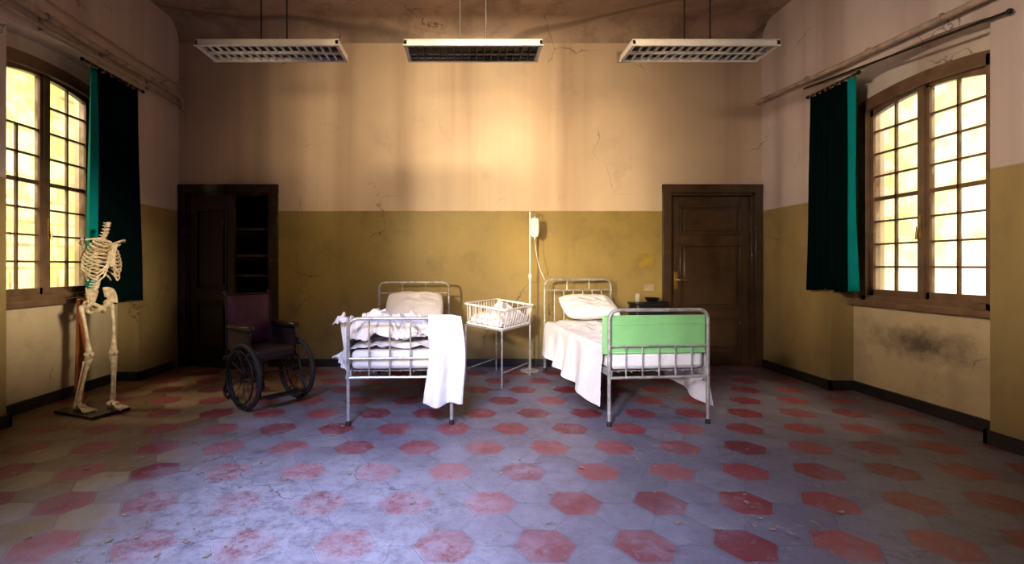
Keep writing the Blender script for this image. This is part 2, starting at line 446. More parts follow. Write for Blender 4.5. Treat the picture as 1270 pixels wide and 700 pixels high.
# ---------------------------------------------------------------- cloth simulation of the crumpled blanket (settled, then frozen)
def sim_cloth(name, f, rest, nu, nv, colliders, frames, label, cat, bend=.08):
    bm = B(); grid(bm, nu, nv, f)
    me = bpy.data.meshes.new(name); bm.to_mesh(me); bm.free(); me.materials.append(m_sheet); me.shade_smooth()
    o = bpy.data.objects.new(name, me); COL.objects.link(o); meta(o, label, cat)
    o.shape_key_add(name='Basis'); rk = o.shape_key_add(name='rest')
    i = 0
    for a in range(nu + 1):
        for b_ in range(nv + 1):
            rk.data[i].co = rest(a / nu, b_ / nv); i += 1
    rk.value = 0
    temps = []
    for cb in colliders:
        bm = B(); cb(bm); c = fin(bm, 'tmp_collider', m_sheet); temps.append(c)
        c.modifiers.new('col', 'COLLISION')
        c.collision.thickness_outer = .012; c.collision.cloth_friction = 40
    cm = o.modifiers.new('cloth', 'CLOTH'); st = cm.settings
    st.rest_shape_key = rk
    st.quality = 5; st.mass = .3; st.tension_stiffness = 15; st.compression_stiffness = 10; st.shear_stiffness = 5; st.bending_stiffness = bend
    st.air_damping = 1.5
    cs = cm.collision_settings; cs.use_collision = True; cs.collision_quality = 2; cs.distance_min = .008; cs.friction = 30
    cs.use_self_collision = True; cs.self_distance_min = .006; cs.self_friction = 15
    cm.point_cache.frame_start = 1; cm.point_cache.frame_end = frames
    S.frame_start = 1; S.frame_end = max(frames, 2)
    for fr in range(1, frames + 1): S.frame_set(fr)
    dg = bpy.context.evaluated_depsgraph_get()
    me = bpy.data.meshes.new_from_object(o.evaluated_get(dg))
    o.modifiers.clear(); o.shape_key_clear(); o.data = me
    for c in temps: bpy.data.objects.remove(c, do_unlink=True)
    S.frame_set(1)
    ctr = sum((v.co for v in me.vertices), Vector()) / len(me.vertices); ctr.z = min(v.co.z for v in me.vertices)
    me.transform(Matrix.Translation(-ctr)); o.location = ctr
    me.shade_smooth()
    s = o.modifiers.new('solid', 'SOLIDIFY'); s.thickness = .004; s.offset = 0
    s = o.modifiers.new('sub', 'SUBSURF'); s.levels = 1; s.render_levels = 1
    return o

def c_mat(bm):
    T = Matrix.Translation((*b1c, 0)) @ Matrix.Rotation(b1r, 4, 'Z')
    box(bm, (-.43, -L1 / 2 + .03, .10), (.43, L1 / 2, .655), 0, T)
def c_rail(bm):
    yf = -L1 / 2
    tube(bm, [bl(b1c, b1r, *p) for p in rpath([(-.42, yf, .02), (-.42, yf, .87), (.42, yf, .87), (.42, yf, .02)], .09, 5)], .02, 8)
    T = Matrix.Translation((*b1c, 0)) @ Matrix.Rotation(b1r, 4, 'Z')
    box(bm, (-.41, yf - .008, .40), (.41, yf + .012, .85), 0, T)
PILE = ((-.22, -.66, .20, .20, .24), (.04, -.60, .20, .22, .19), (-.10, -.30, .26, .22, .16), (.18, -.48, .13, .20, .13))
def c_pile(bm):
    for x, y, rx, ry, h in PILE: blob(bm, bl(b1c, b1r, x, y, .63), (rx, ry, h))
def surf(x, y):
    z = .68
    for px, py, rx, ry, h in PILE:
        q = 1 - ((x - px) / rx) ** 2 - ((y - py) / ry) ** 2
        if q > 0: z = max(z, .64 + h * math.sqrt(q) + .01)
    if x < -.45: z -= min(.30, (-.45 - x) * 3.0)
    if y < -.88: z = max(z, .90)
    return z
def pos(u, v):
    x = -.575 + .91 * u
    yb = -.89 if x > -.28 else -.89 - .13 * min(1, (-.28 - x) / .12)
    y = yb + (.02 - yb) * v
    return x, y
def blanket(u, v):
    x, y = pos(u, v); q = Vector((x, y, 0))
    z = surf(x, y) + .03 + .12 * max(0, ridged(q, 6.5, 3) - .15)
    x += .05 * noise.noise(q * 11 + Vector((3, 0, 0))); y += .05 * noise.noise(q * 11 + Vector((0, 9, 0)))
    return bl(b1c, b1r, x, max(y, -1.04), z)
def blanket_rest(u, v):
    return bl(b1c, b1r, -.9 + 1.66 * u, -1.5 + 1.70 * v, 1.0)
simmed = True
try:
    ob1 = sim_cloth('crumpled_blanket', blanket, blanket_rest, 96, 92, [c_mat, c_rail, c_pile], 27, 'crumpled white blanket heaped on the bed, hanging over its side', 'blanket')
except Exception as ex:
    print('SIM FAILED', ex); simmed = False

# ---------------------------------------------------------------- room
XL, XR, YF, YB, H = -3.70, 3.83, 6.25, -2.2, 4.42
TH = 0.45

bm = B(); box(bm, (XL - TH, YB, -0.1), (XR + TH, YF + 1.0, 0.0)); fin(bm, 'floor', m_floor, kind='structure', label='worn hexagonal tile floor, red tiles set in grey', cat='floor')
bm = B(); box(bm, (XL - TH, YB, H), (XR + TH, YF + 0.3, H + 0.1))
CR = .24
poly = [(YF + .1, H + .05), (YF - CR - .02, H + .05)] + [(YF - CR + CR * math.sin(a * pi / 24), H - CR + CR * math.cos(a * pi / 24)) for a in range(13)] + [(YF + .1, H - CR)]
prism(bm, poly, 'X', XL - .1, XR + .1)
fin(bm, 'ceiling', m_ceil, kind='structure', label='stained brown plaster ceiling with a soft cove', cat='ceiling', ang=50)

D1 = (-3.61, -2.51); D2 = (2.64, 3.74); DH = 2.25
bm = B()
for a, b_, z0 in ((XL - TH, D1[0], 0), (D1[0], D1[1], DH), (D1[1], D2[0], 0), (D2[0], D2[1], DH), (D2[1], XR + TH, 0)):
    box(bm, (a, YF, z0), (b_, YF + 0.25, H))
fin(bm, 'wall_far', m_wall, kind='structure', label='two-tone plaster wall, beige above and olive below', cat='wall')
bm = B(); box(bm, (XL - TH, YB - 0.2, 0), (XR + TH, YB, H)); fin(bm, 'wall_rear', m_wall, kind='structure', label='two-tone plaster wall', cat='wall')
bm = B()
box(bm, (D1[0] - .1, YF + 0.85, 0), (D1[1] + .1, YF + 0.9, 2.5))
box(bm, (D1[0] - .12, YF + 0.25, 0), (D1[0] - .06, YF + 0.9, 2.5))
box(bm, (D1[1] + .06, YF + 0.25, 0), (D1[1] + .12, YF + 0.9, 2.5))
box(bm, (D1[0] - .1, YF + 0.25, 2.42), (D1[1] + .1, YF + 0.9, 2.5))
fin(bm, 'wall_closet', m_closet, kind='structure', label='dark closet interior walls', cat='wall')
bm = B(); box(bm, (D2[0] - .1, YF + 0.25, 0), (D2[1] + .1, YF + 0.3, 2.4)); fin(bm, 'wall_passage', m_closet, kind='structure', label='dark wall behind the door', cat='wall')

RISE = .055
def side_wall(name, sx, X0, n0, n1, rec, sof, w0, w1, wz0, wz1):
    bm = B()
    X1 = X0 + sx * TH; XN = X0 + sx * rec
    def bx(x0, x1, y0, y1, z0, z1, mi=0):
        box(bm, (min(x0, x1), y0, z0), (max(x0, x1), y1, z1), mi)
    bx(X0, X1, YB, n0, 0, H); bx(X0, X1, n1, YF, 0, H)
    poly = [(n0, H), (n1, H)]
    for k in range(13):
        s = k / 12; y = n1 + (n0 - n1) * s
        poly.append((y, sof + 0.08 * (1 - (2 * s - 1) ** 2)))
    prism(bm, poly, 'X', X0, XN)
    bx(XN, X1, n0, n1, 0, wz0, 1)
    bx(XN, X1, n0, w0, wz0, H, 1); bx(XN, X1, w1, n1, wz0, H, 1)
    poly = [(w0, H), (w1, H)]
    for k in range(13):
        s = k / 12; y = w1 + (w0 - w1) * s
        poly.append((y, wz1 - RISE + RISE * (1 - (2 * s - 1) ** 2)))
    prism(bm, poly, 'X', XN, X1, 1)
    return fin(bm, name, [m_side, m_niche], kind='structure', label='two-tone plaster side wall with arched window niche', cat='wall')

NL = (3.90, 5.48); WL = (3.98, 5.14, 0.98, 3.18)
NR = (3.53, 5.07); WR = (3.70, 4.94, 0.95, 2.99)
side_wall('wall_left', -1, XL, NL[0], NL[1], 0.24, 3.28, WL[0], WL[1], WL[2], WL[3])
side_wall('wall_right', 1, XR, NR[0], NR[1], 0.24, 3.12, WR[0], WR[1], WR[2], WR[3])

def window(name, sx, X, w, lab, open_top=False):
    y0, y1, z0, z1 = w
    bm = B()
    def topz(y, drop=0.0):
        s = (y - y0) / (y1 - y0)
        return z1 - RISE + RISE * (1 - (2 * s - 1) ** 2) - drop
    def bx(x0, x1, a, b_, c, d, mi=0):
        xs = (X + sx * x0, X + sx * x1)
        box(bm, (min(xs), a, c), (max(xs), b_, d), mi)
    F = 0.055
    bx(-0.03, 0.12, y0 - .03, y0 + F, z0, topz(y0 + F)); bx(-0.03, 0.12, y1 - F, y1 + .03, z0, topz(y1 - F))
    bx(-0.03, 0.12, y0, y1, z0, z0 + F)
    def arch(drop0, drop1, ya, yb, xa, xb, n=12):
        pl = [(ya + (yb - ya) * k / n, topz(ya + (yb - ya) * k / n, drop0)) for k in range(n + 1)]
        pl += [(yb + (ya - yb) * k / n, topz(yb + (ya - yb) * k / n, drop1)) for k in range(n + 1)]
        prism(bm, pl, 'X', X + sx * xa, X + sx * xb)
    arch(-0.03, F + .03, y0, y1, -0.03, 0.12)
    bx(-0.10, 0.1, y0 - 0.09, y1 + 0.09, z0 - 0.045, z0 + 0.005)
    ym = (y0 + y1) / 2
    bx(0.0, 0.09, ym - 0.028, ym + 0.028, z0 + F, topz(ym, F))
    for li, (a, b_) in enumerate(((y0 + F, ym - 0.02), (ym + 0.02, y1 - F))):
        st = 0.036
        bx(0.02, 0.07, a, a + st, z0 + F, topz(a + st / 2, F)); bx(0.02, 0.07, b_ - st, b_, z0 + F, topz(b_ - st / 2, F))
        bx(0.02, 0.07, a, b_, z0 + F, z0 + F + 0.06)
        n = 10; pl = []
        for k in range(n + 1):
            yy = a + (b_ - a) * k / n; pl.append((yy, topz(yy, F - .005)))
        for k in range(n + 1):
            yy = b_ + (a - b_) * k / n
            e = (yy - y0) / (y1 - y0); pl.append((yy, topz(yy, F + .055) - .05 * (2 * e - 1) ** 2))
        prism(bm, pl, 'X', X + sx * .02, X + sx * .07)
        mid = (a + b_) / 2
        zt = topz(ym, F + 0.05) - 0.02; zb = z0 + F + 0.06
        kmax = 6 if (open_top and li == 0) else 8
        bx(0.03, 0.055, mid - 0.009, mid + 0.009, z0 + F, topz(mid, F) if kmax == 8 else zb + (zt - zb) * kmax / 8)
        for k in range(1, min(8, kmax + 1)):
            zz = zb + (zt - zb) * k / 8
            th = 0.018 if k == 4 else 0.009
            bx(0.03, 0.055, a + st, b_ - st, zz - th, zz + th)
        pl = [(a + .01, z0 + F), (b_ - .01, z0 + F)] + [(b_ - .01 + (a - b_ + .02) * k / 8, topz(b_ - .01 + (a - b_ + .02) * k / 8, F + .02)) for k in range(9)]
        prism(bm, pl, 'X', X + sx * 0.040, X + sx * 0.044, 1)
    hx = X - sx * 0.005
    tube(bm, [(hx, ym, 1.55), (hx, ym, 1.75)], 0.012, 8, 2)
    tube(bm, [(hx, ym, 1.65), (hx - sx * 0.03, ym, 1.65), (hx - sx * 0.03, ym + .01, 1.54)], 0.009, 8, 2)
    return fin(bm, name, [m_winwood, m_glass, m_brass], kind='structure', label=lab, cat='window')
window('window_1', -1, XL - 0.24, WL, 'arched brown wood casement window with small panes', True)
window('window_2', 1, XR + 0.24, WR, 'arched brown wood casement window with small panes')

BH, BT = 0.10, 0.025
bm = B()
box(bm, (D1[1] + 0.1, YF - BT, 0), (D2[0] - 0.1, YF, BH)); fin(bm, 'baseboard_far', m_base, kind='structure', bevel=.004, label='black baseboard', cat='baseboard')
def sb(name, sx, X0, n0, n1, rec):
    bm = B(); XN = X0 + sx * rec
    def bx(x0, x1, y0, y1):
        box(bm, (min(x0, x1), y0, 0), (max(x0, x1), y1, BH))
    bx(X0, X0 - sx * BT, YB, n0 + BT); bx(X0, X0 - sx * BT, n1 - BT, YF - .12 if sx < 0 else YF - .02)
    bx(XN, XN - sx * BT, n0, n1); bx(X0 - sx * BT, XN, n1 - BT, n1); bx(X0 - sx * BT, XN, n0, n0 + BT)
    fin(bm, name, m_base, kind='structure', label='black baseboard', cat='baseboard')
sb('baseboard_left', -1, XL, NL[0], NL[1], 0.24); sb('baseboard_right', 1, XR, NR[0], NR[1], 0.24)

def casing(bm, a, b_, top):
    w = 0.10
    a0, b0 = max(a - w, XL + 0.005), min(b_ + w, XR - 0.005)
    box(bm, (a0, YF - 0.04, 0), (a + 0.01, YF + 0.0, top + w)); box(bm, (b_ - 0.01, YF - 0.04, 0), (b0, YF, top + w))
    box(bm, (a0, YF - 0.045, top - 0.01), (b0, YF, top + w))
    box(bm, (a, YF, 0), (a + 0.04, YF + .22, top)); box(bm, (b_ - 0.04, YF, 0), (b_, YF + .22, top)); box(bm, (a, YF, top - 0.04), (b_, YF + .22, top))

def leaf_geo(bm, w, h, panels, mat):
    T = 0.045; st = 0.11
    box(bm, (0, 0, 0.01), (st, T, h), 0, mat); box(bm, (w - st, 0, 0.01), (w, T, h), 0, mat)
    cur = 0.01
    for (p0, p1) in panels:
        box(bm, (st, 0, cur), (w - st, T, p0), 0, mat)
        box(bm, (st, 0.022, p0), (w - st, T - 0.01, p1), 0, mat)
        box(bm, (st + 0.06, -0.004, p0 + 0.06), (w - st - 0.06, 0.022, p1 - 0.06), 0, mat)
        for q in ((st, p0, st + .022, p1), (w - st - .022, p0, w - st, p1), (st, p0, w - st, p0 + .022), (st, p1 - .022, w - st, p1)):
            box(bm, (q[0], -0.014, q[1]), (q[2], 0.02, q[3]), 0, mat)
        cur = p1
    box(bm, (st, 0, cur), (w - st, T, h), 0, mat)

bm = B(); casing(bm, D1[0], D1[1], DH)
leaf_geo(bm, 0.71, DH - 0.06, [(0.22, 0.85), (1.0, 2.02)], Matrix.Translation((D1[0] + 0.045, YF + 0.0, 0)) @ Matrix.Rotation(math.radians(-17), 4, 'Z'))
d1 = fin(bm, 'door_1', m_wood, kind='structure', bevel=.004, label='dark brown panelled door standing ajar', cat='door')
bm = B(); casing(bm, D2[0], D2[1], DH)
leaf_geo(bm, D2[1] - D2[0] - 0.08, DH - 0.045, [(0.18, 0.62), (0.74, 1.58), (1.70, 2.08)], Matrix.Translation((D2[0] + 0.04, YF + 0.05, 0)))
d2 = fin(bm, 'door_2', m_doorwood, kind='structure', bevel=.004, label='brown panelled closed door with brass handle', cat='door')
bm = B()
hx, hz = D2[0] + 0.10, 1.12
box(bm, (hx - .022, YF + .04, hz - .12), (hx + .022, YF + .051, hz + .1))
tube(bm, [(hx, YF + .045, hz), (hx, YF - .01, hz), (hx + .02, YF - .015, hz), (hx + .12, YF - .015, hz - .005)], 0.010, 8)
fin(bm, 'door_handle', m_brass, parent=d2, label='brass lever handle', bevel=.002)

sh = thing('closet_shelving', (-3.05, YF + 0.46, 0), 0, 'wooden shelving with pale edges inside the closet', 'shelf')
for z in (0.45, 0.80, 1.15, 1.42, 1.78):
    bm = B(); box(bm, (-.60, -.2, z), (.58, .22, z + .03)); fin(bm, 'shelf_board', m_shelf, parent=sh, bevel=.003)
for x in (.56, -.58):
    bm = B(); box(bm, (x - .02, -.2, 0), (x + .02, .22, 2.3)); fin(bm, 'side_panel', m_shelf, parent=sh)

bm = B(); box(bm, (-8.2, -1, -1), (-8.0, 14, 9)); fin(bm, 'wall_courtyard', m_facL, kind='structure', label='sunlit yellow block facade across the courtyard', cat='wall')
bm = B(); box(bm, (8.3, -1, -1), (8.5, 14, 9)); fin(bm, 'wall_street', m_facR, kind='structure', label='sunlit pale block facade outside', cat='wall')

# pipes
pl = thing('wall_pipe', (0, 0, 0), 0, 'painted heating pipes running level along the wall above the window', 'pipe')
bm = B(); tube(bm, rpath([(XL + .06, 6.20, 3.30), (XL + .06, 6.20, 3.46), (XL + .06, 3.0, 3.46)], .06), 0.028, 10); fin(bm, 'pipe_run', m_pipe, parent=pl)
bm = B(); tube(bm, [(XL + .05, 6.23, 3.37), (XL + .05, 3.0, 3.37)], 0.018, 10); fin(bm, 'pipe_run', m_pipe, parent=pl)
bm = B(); tube(bm, [(XL + .04, 6.23, 3.60), (XL + .04, 3.0, 3.64)], 0.012, 8); fin(bm, 'pipe_run', m_pipe, parent=pl)
for y in (6.1, 5.6, 4.9, 4.2):
    bm = B(); box(bm, (XL, y - .012, 3.34), (XL + .03, y + .012, 3.5)); tube(bm, circ((XL + .06, y, 3.46), .032, 'Y', 16), .006, 6, closed=True); fin(bm, 'bracket', m_pipe, parent=pl)
pr = thing('wall_pipe', (0, 0, 0), 0, 'painted heating pipes sloping along the wall above the window', 'pipe')
bm = B(); tube(bm, [(XR - .08, 6.2, 3.38), (XR - .08, 6.15, 3.40), (XR - .08, 4.8, 3.30), (XR - .08, 3.2, 3.22)], 0.026, 10); fin(bm, 'pipe_run', m_pipe, parent=pr)
bm = B(); tube(bm, [(XR - .05, 5.4, 3.28), (XR - .05, 3.36, 3.07)], 0.011, 8); blob(bm, (XR - .05, 3.36, 3.07), (.020, .020, .020)); fin(bm, 'curtain_rail', m_black, parent=pr)
for y in (6.05, 5.3, 4.5, 3.8):
    z = 3.22 + (y - 3.2) * 0.0595
    bm = B(); box(bm, (XR - .085, y - .012, z - .012), (XR, y + .012, z + .012)); tube(bm, circ((XR - .08, y, z), .03, 'Y', 16), .006, 6, closed=True); fin(bm, 'bracket', m_pipe, parent=pr)

def plate(name, x, z, w, h, t, m, lab, cat, extra=None):
    bm = B(); box(bm, (-w / 2, -t, -h / 2), (w / 2, 0, h / 2))
    if extra: extra(bm)
    return fin(bm, name, m, loc=(x, YF, z), bevel=.004, label=lab, cat=cat)
plate('junction_box', 2.33, 1.365, 0.20, 0.19, 0.03, [m_yellow, m_black], 'yellow square enamel box mounted on the olive wall', 'box',
      lambda bm: box(bm, (-.085, -.033, -.08), (.085, -.03, .08), 0))
def sock(bm):
    for k in (-.03, 0.03):
        lathe(bm, [(0.004, 0), (0.012, 0.001), (.012, .003)], (k, -.02, 0), 10, 1)
plate('wall_socket', 2.37, 1.02, 0.12, 0.08, 0.018, [m_plastic, m_black], 'ivory double wall socket', 'socket', sock)
def slats(bm):
    for k in range(5): box(bm, (-.07, -.022, -.055 + k * .024), (.07, -.012, -.045 + k * .024), 0)
plate('wall_vent', 2.04, 4.0, 0.17, 0.15, 0.012, m_pipe, 'small painted square vent cover near the ceiling', 'vent', slats)

# ---------------------------------------------------------------- ceiling lamps
def lamp(x, dark, lab, L=1.20):
    e = thing('ceiling_lamp', (x, 4.15, 3.12), 0, lab, 'lamp', 'suspended fluorescent louvre lamps')
    W = 0.32; hh = 0.045
    bm = B()
    box(bm, (-L / 2, -W / 2, 0), (L / 2, -W / 2 + .008, hh)); box(bm, (-L / 2, W / 2 - .008, 0), (L / 2, W / 2, hh))
    box(bm, (-L / 2, -W / 2, 0), (-L / 2 + .03, W / 2, hh)); box(bm, (L / 2 - .03, -W / 2, 0), (L / 2, W / 2, hh))
    box(bm, (-L / 2, -W / 2, hh), (L / 2, W / 2, hh + .01))
    box(bm, (-L / 2 - .006, -W / 2 - .006, -.004), (L / 2 + .006, -W / 2 + .012, .01)); box(bm, (-L / 2 - .006, W / 2 - .012, -.004), (L / 2 + .006, W / 2 + .006, .01))
    fin(bm, 'housing', m_lampgrey if dark else m_lampwhite, parent=e, bevel=.004)
    bm = B(); box(bm, (-L / 2 + .03, -W / 2 + .009, hh - .006), (L / 2 - .03, W / 2 - .009, hh - .001)); fin(bm, 'dark_backing', m_black, parent=e)  # black plate added inside to darken the gaps between louvre blades
    bm = B(); n = 17
    for k in range(1, n):
        xx = -L / 2 + .03 + (L - .06) * k / n
        for (ya, yb) in ((-W / 2 + .02, -.008), (.008, W / 2 - .02)):
            prism(bm, [(xx - .004, .002), (xx + .004, .002), (xx + .007, .020), (xx - .007, .020)], 'Y', ya, yb)
    for yy in (-W / 2 + .012, 0, W / 2 - .012):
        pp = [(yy - .007, .0), (yy + .007, .0), (yy + .009, .02), (yy - .009, .02)]
        prism(bm, pp, 'X', -L / 2 + .03, L / 2 - .03)
    fin(bm, 'louvre', m_black if dark else m_alu, parent=e)
    for yy in (-.08, .08):
        bm = B(); tube(bm, [(-L / 2 + .04, yy, .031), (L / 2 - .04, yy, .031)], .0075, 10); fin(bm, 'fluorescent_tube', m_steel, parent=e)
    for xx in (-.11, .11):
        bm = B(); tube(bm, [(xx, 0, hh), (xx, 0, H - 3.12)], .006, 6); lathe(bm, [(.03, 0), (.03, .02), (.012, .03)], (xx, 0, H - 3.12 - .031), 12); fin(bm, 'suspension_rod', m_black, parent=e)
lamp(-1.64, False, 'white suspended fluorescent lamp with silver louvre grid', 1.19)
lamp(0.067, True, 'dull white suspended fluorescent lamp with dark louvre grid', 1.15)
lamp(1.99, False, 'white suspended fluorescent lamp with silver louvre grid', 1.22)

# ---------------------------------------------------------------- curtains
def curtain(X, y0, y1, z0, z1, lab, seed, ed):
    e = thing('curtain', (X, (y0 + y1) / 2, z0), 0, lab, 'curtain')
    W = y1 - y0; Hh = z1 - z0
    def f(u, v):
        y = (u - .5) * W * (0.94 + 0.06 * (1 - v) + 0.02 * math.sin(v * 4 + seed))
        a = 0.036 * (1.2 - 0.35 * v)
        ph = u * 2 * pi * 6.5 + seed + 0.6 * math.sin(v * 3 + u * 5)
        x = a * math.sin(ph) + 0.012 * noise.noise(Vector((u * 6, v * 2, seed)))
        z = v * Hh + 0.012 * math.sin(u * 9 + seed) * (1 - v)
        return Vector((x, y + 0.01 * math.sin(ph * 2), z))
    bm = B(); grid(bm, 150, 24, f, lambda u: 1 if u < ed else 0); fin(bm, 'fabric', [m_curtain, m_curtain_lit], parent=e, solid=.004, ang=80)
    bm = B(); tube(bm, [(0, -W / 2 - .03, Hh + .02), (0, W / 2 + .03, Hh + .02)], .012, 8)
    blob(bm, (0, -W / 2 - .04, Hh + .02), (.02, .02, .02)); blob(bm, (0, W / 2 + .04, Hh + .02), (.02, .02, .02))
    fin(bm, 'curtain_rod', m_black, parent=e)
    for k in range(9):
        yy = -W * .45 + W * .9 * k / 8
        bm = B(); tube(bm, circ((0, yy, Hh + .008), .022, 'Y', 14), .003, 6, closed=True); fin(bm, 'curtain_ring', m_brass, parent=e)
curtain(XL + .075, 4.62, 5.40, 0.92, 3.24, 'almost black teal velvet curtain with edge coloured as window-lit, beside the window', 1.0, .14)
curtain(XR - .09, 4.64, 5.24, 1.05, 3.12, 'almost black teal velvet curtain with edge coloured as window-lit, beside the window', 2.3, .15)

# ---------------------------------------------------------------- beds
def hoop(bm, hw, top, r=.016, y=0.0, bot=0.0, rad=.09):
    tube(bm, rpath([(-hw, y, bot), (-hw, y, top), (hw, y, top), (hw, y, bot)], rad, 8), r, 12)
def bed(loc, rot, L, footz, headz, lab, nb=5, mid=(), green=False):
    e = thing('hospital_bed', (*loc, 0), rot, lab, 'bed')
    hw = 0.42; yf = -L / 2; yh = L / 2; rt = .0145
    bm = B(); hoop(bm, hw, footz, rt, yf, .02)
    zb = 0.39
    tube(bm, [(-hw, yf, zb), (hw, yf, zb)], .011, 8)
    for z in mid: tube(bm, [(-hw, yf, z), (hw, yf, z)], .009, 8)
    for k in range(nb):
        x = -hw + 2 * hw * (k + 1) / (nb + 1); tube(bm, [(x, yf, zb), (x, yf, mid[0] if green else footz)], .0068, 8)
    for x in (-hw, hw): lathe(bm, [(.020, 0), (.020, .03), (.015, .04)], (x, yf, 0), 12, 1)
    fin(bm, 'footboard', [m_steel, m_rubber], parent=e)
    bm = B(); hoop(bm, hw, headz, rt, yh, .02)
    hoop(bm, hw, headz - .13, .009, yh, headz - .3, .02)
    tube(bm, [(-hw, yh, .45), (hw, yh, .45)], .011, 8)
    for k in range(6):
        x = -hw + 2 * hw * (k + 1) / 7; tube(bm, [(x, yh, .45), (x, yh, headz - .13)], .007, 8)
    for x in (-.14, .14): tube(bm, [(x, yh, headz - .13), (x, yh, headz)], .007, 8)
    for x in (-hw, hw): lathe(bm, [(.020, 0), (.020, .03), (.015, .04)], (x, yh, 0), 12, 1)
    fin(bm, 'headboard', [m_steel, m_rubber], parent=e)
    for s in (-1, 1):
        bm = B(); box(bm, (s * hw * .97 - .015, yf, .40), (s * hw * .97 + .015, yh, .45)); fin(bm, 'side_rail', m_steel, parent=e, bevel=.003)
    bm = B()
    for k in range(14):
        y = yf + .08 + (L - .16) * k / 13; tube(bm, [(-hw * .95, y, .43), (hw * .95, y, .43)], .006, 6)
    for k in range(7):
        x = -.33 + .11 * k; tube(bm, [(x, yf + .02, .43), (x, yh - .02, .43)], .004, 6)
    fin(bm, 'spring_base', m_steel, parent=e)
    bm = B(); box(bm, (-.405, yf + .03, .445), (.405, yh - .03, .60)); fin(bm, 'mattress', m_mattress, parent=e, bevel=.04)
    if green:
        bm = B(); box(bm, (-.465, yf + .022, .585), (.412, yf + .036, .895))
        box(bm, (-.468, yf + .018, .815), (.415, yf + .040, .825)); box(bm, (-.468, yf + .018, .58), (.415, yf + .040, .595))
        fin(bm, 'end_panel', m_green, parent=e, bevel=.005, label='pale green enamelled metal panel')
    return e
bed(b1c, b1r, L1, .87, 1.10, 'grey tubular steel hospital bed covered in rumpled white linen', 4, (.545,))
bed(b2c, b2r, L2, .94, 1.13, 'grey tubular steel hospital bed with green end panel', 5, (.645,), True)

def drape(c, rot, name, lab, hw, top, y0, y1, ldrop, rdrop, bump, heap=None, seed=0, splay=.04, nu=130, nv=110, cat='sheet', xr=None, wsc=2.6):
    xr = hw if xr is None else xr
    def f(u, v):
        y = y0 + (y1 - y0) * v
        yy = y + .03 * noise.noise(Vector((u * 4, seed, v)))
        ld = ldrop(v); rd = rdrop(v)
        tot = ld + hw + xr + rd
        s = u * tot
        wr = ridged((s * 1.0, y * 1.0, seed), wsc)
        if s < ld:
            k = (ld - s); t = k / max(ld, .001)
            fold = math.sin(y * 14 + 3.5 * noise.noise(Vector((y * 1.6, seed, k)))) * .036 * t
            x = -hw - .012 - splay * t * ld * 1.3 + fold - .015 * wr * (t + .3)
            z = top - k + .02 * t * noise.noise(Vector((y * 4, seed, 2)))
            if k < .05: x += .03 * (1 - k / .05) ** 2
        elif s > tot - rd and rd > 0:
            k = s - (tot - rd); t = k / max(rd, .001)
            fold = math.sin(y * 15 + seed) * .028 * t
            x = xr + .012 + splay * t * rd + fold; z = top - k
            if k < .05: x -= .03 * (1 - k / .05) ** 2
        else:
            x = -hw + (s - ld); z = top
            e = min(1, (x + hw) / .15, (xr - x) / .15 + .3)
            z += bump * (wr - .35) * max(0, e)
            if heap: z += heap(x, y) * (0.6 + .55 * wr)
        return Vector((x, yy, z))
    bm = B(); grid(bm, nu, nv, f)
    return fin(bm, name, m_sheet, loc=(*c, 0), rot=rot, solid=.006, subs=1, ang=180, label=lab, cat=cat)
def sm(a, b, x):
    t = max(0, min(1, (x - a) / (b - a))); return t * t * (3 - 2 * t)
drape(b2c, b2r, 'bed_sheet', 'white linen sheet hanging over the bed sides', .425, .625, -L2 / 2 + .075, L2 / 2 - .10,
      lambda v: .36 + .13 * (1 - v), lambda v: .38 + .13 * (1 - sm(0, .5, v)), .06, None, 3, .10)
drape(b1c, b1r, 'bed_sheet', 'white linen sheet spread over the mattress', .42, .62, -L1 / 2 + .05, L1 / 2 - .06,
      lambda v: .13 + .05 * math.sin(v * 9), lambda v: .16 + .06 * math.sin(v * 7 + 1), .07, None, 8, .02, nu=100, nv=100, wsc=4.0)
if not simmed:
    def heap(x, y):
        h = .19 * math.exp(-((x + .22) / .25) ** 2 - ((y + .45) / .35) ** 2) + .14 * math.exp(-((x - .10) / .22) ** 2 - ((y + .62) / .28) ** 2)
        return h * 1.15
    drape(b1c, b1r, 'crumpled_blanket', 'crumpled white blanket heaped on the bed, hanging over its side', .43, .66, -L1 / 2 + .10, .22,
          lambda v: .30 + .05 * math.sin(v * 7), lambda v: .02, .06, heap, 5, .42, cat='blanket', xr=.40)

def towel(u, v):
    yf = -L1 / 2
    back = .20; front = .70; s = v * (back + front + .06)
    x = .23 + .27 * u
    w = .03 * math.sin(u * 11 + 1)
    if s < back:
        z = .885 - (back - s); y = yf + .026 + .2 * w * (back - s)
    elif s < back + .06:
        a = (s - back) / .06 * pi; y = yf + .026 * math.cos(a) ; z = .885 + .012 * math.sin(a)
    else:
        k = s - back - .06; t = k / front
        y = yf - .028 - .010 - .03 * t + w * (.4 + .9 * t) - .012 * ridged((u * .6, k, 2), 4) * t
        z = .885 - k * (1 + .03 * math.sin(u * 5))
        x += .05 * t * (u - .1) + .02 * math.sin(k * 6) - .02 * t
    if u > .72: z -= (u - .72) * .06
    return Vector((x, y, z))
bm = B(); grid(bm, 50, 90, towel); fin(bm, 'bath_towel', m_sheet, loc=(*b1c, 0), rot=b1r, solid=.008, subs=1, ang=180, label='white towel hung over the foot rail of the bed', cat='towel')

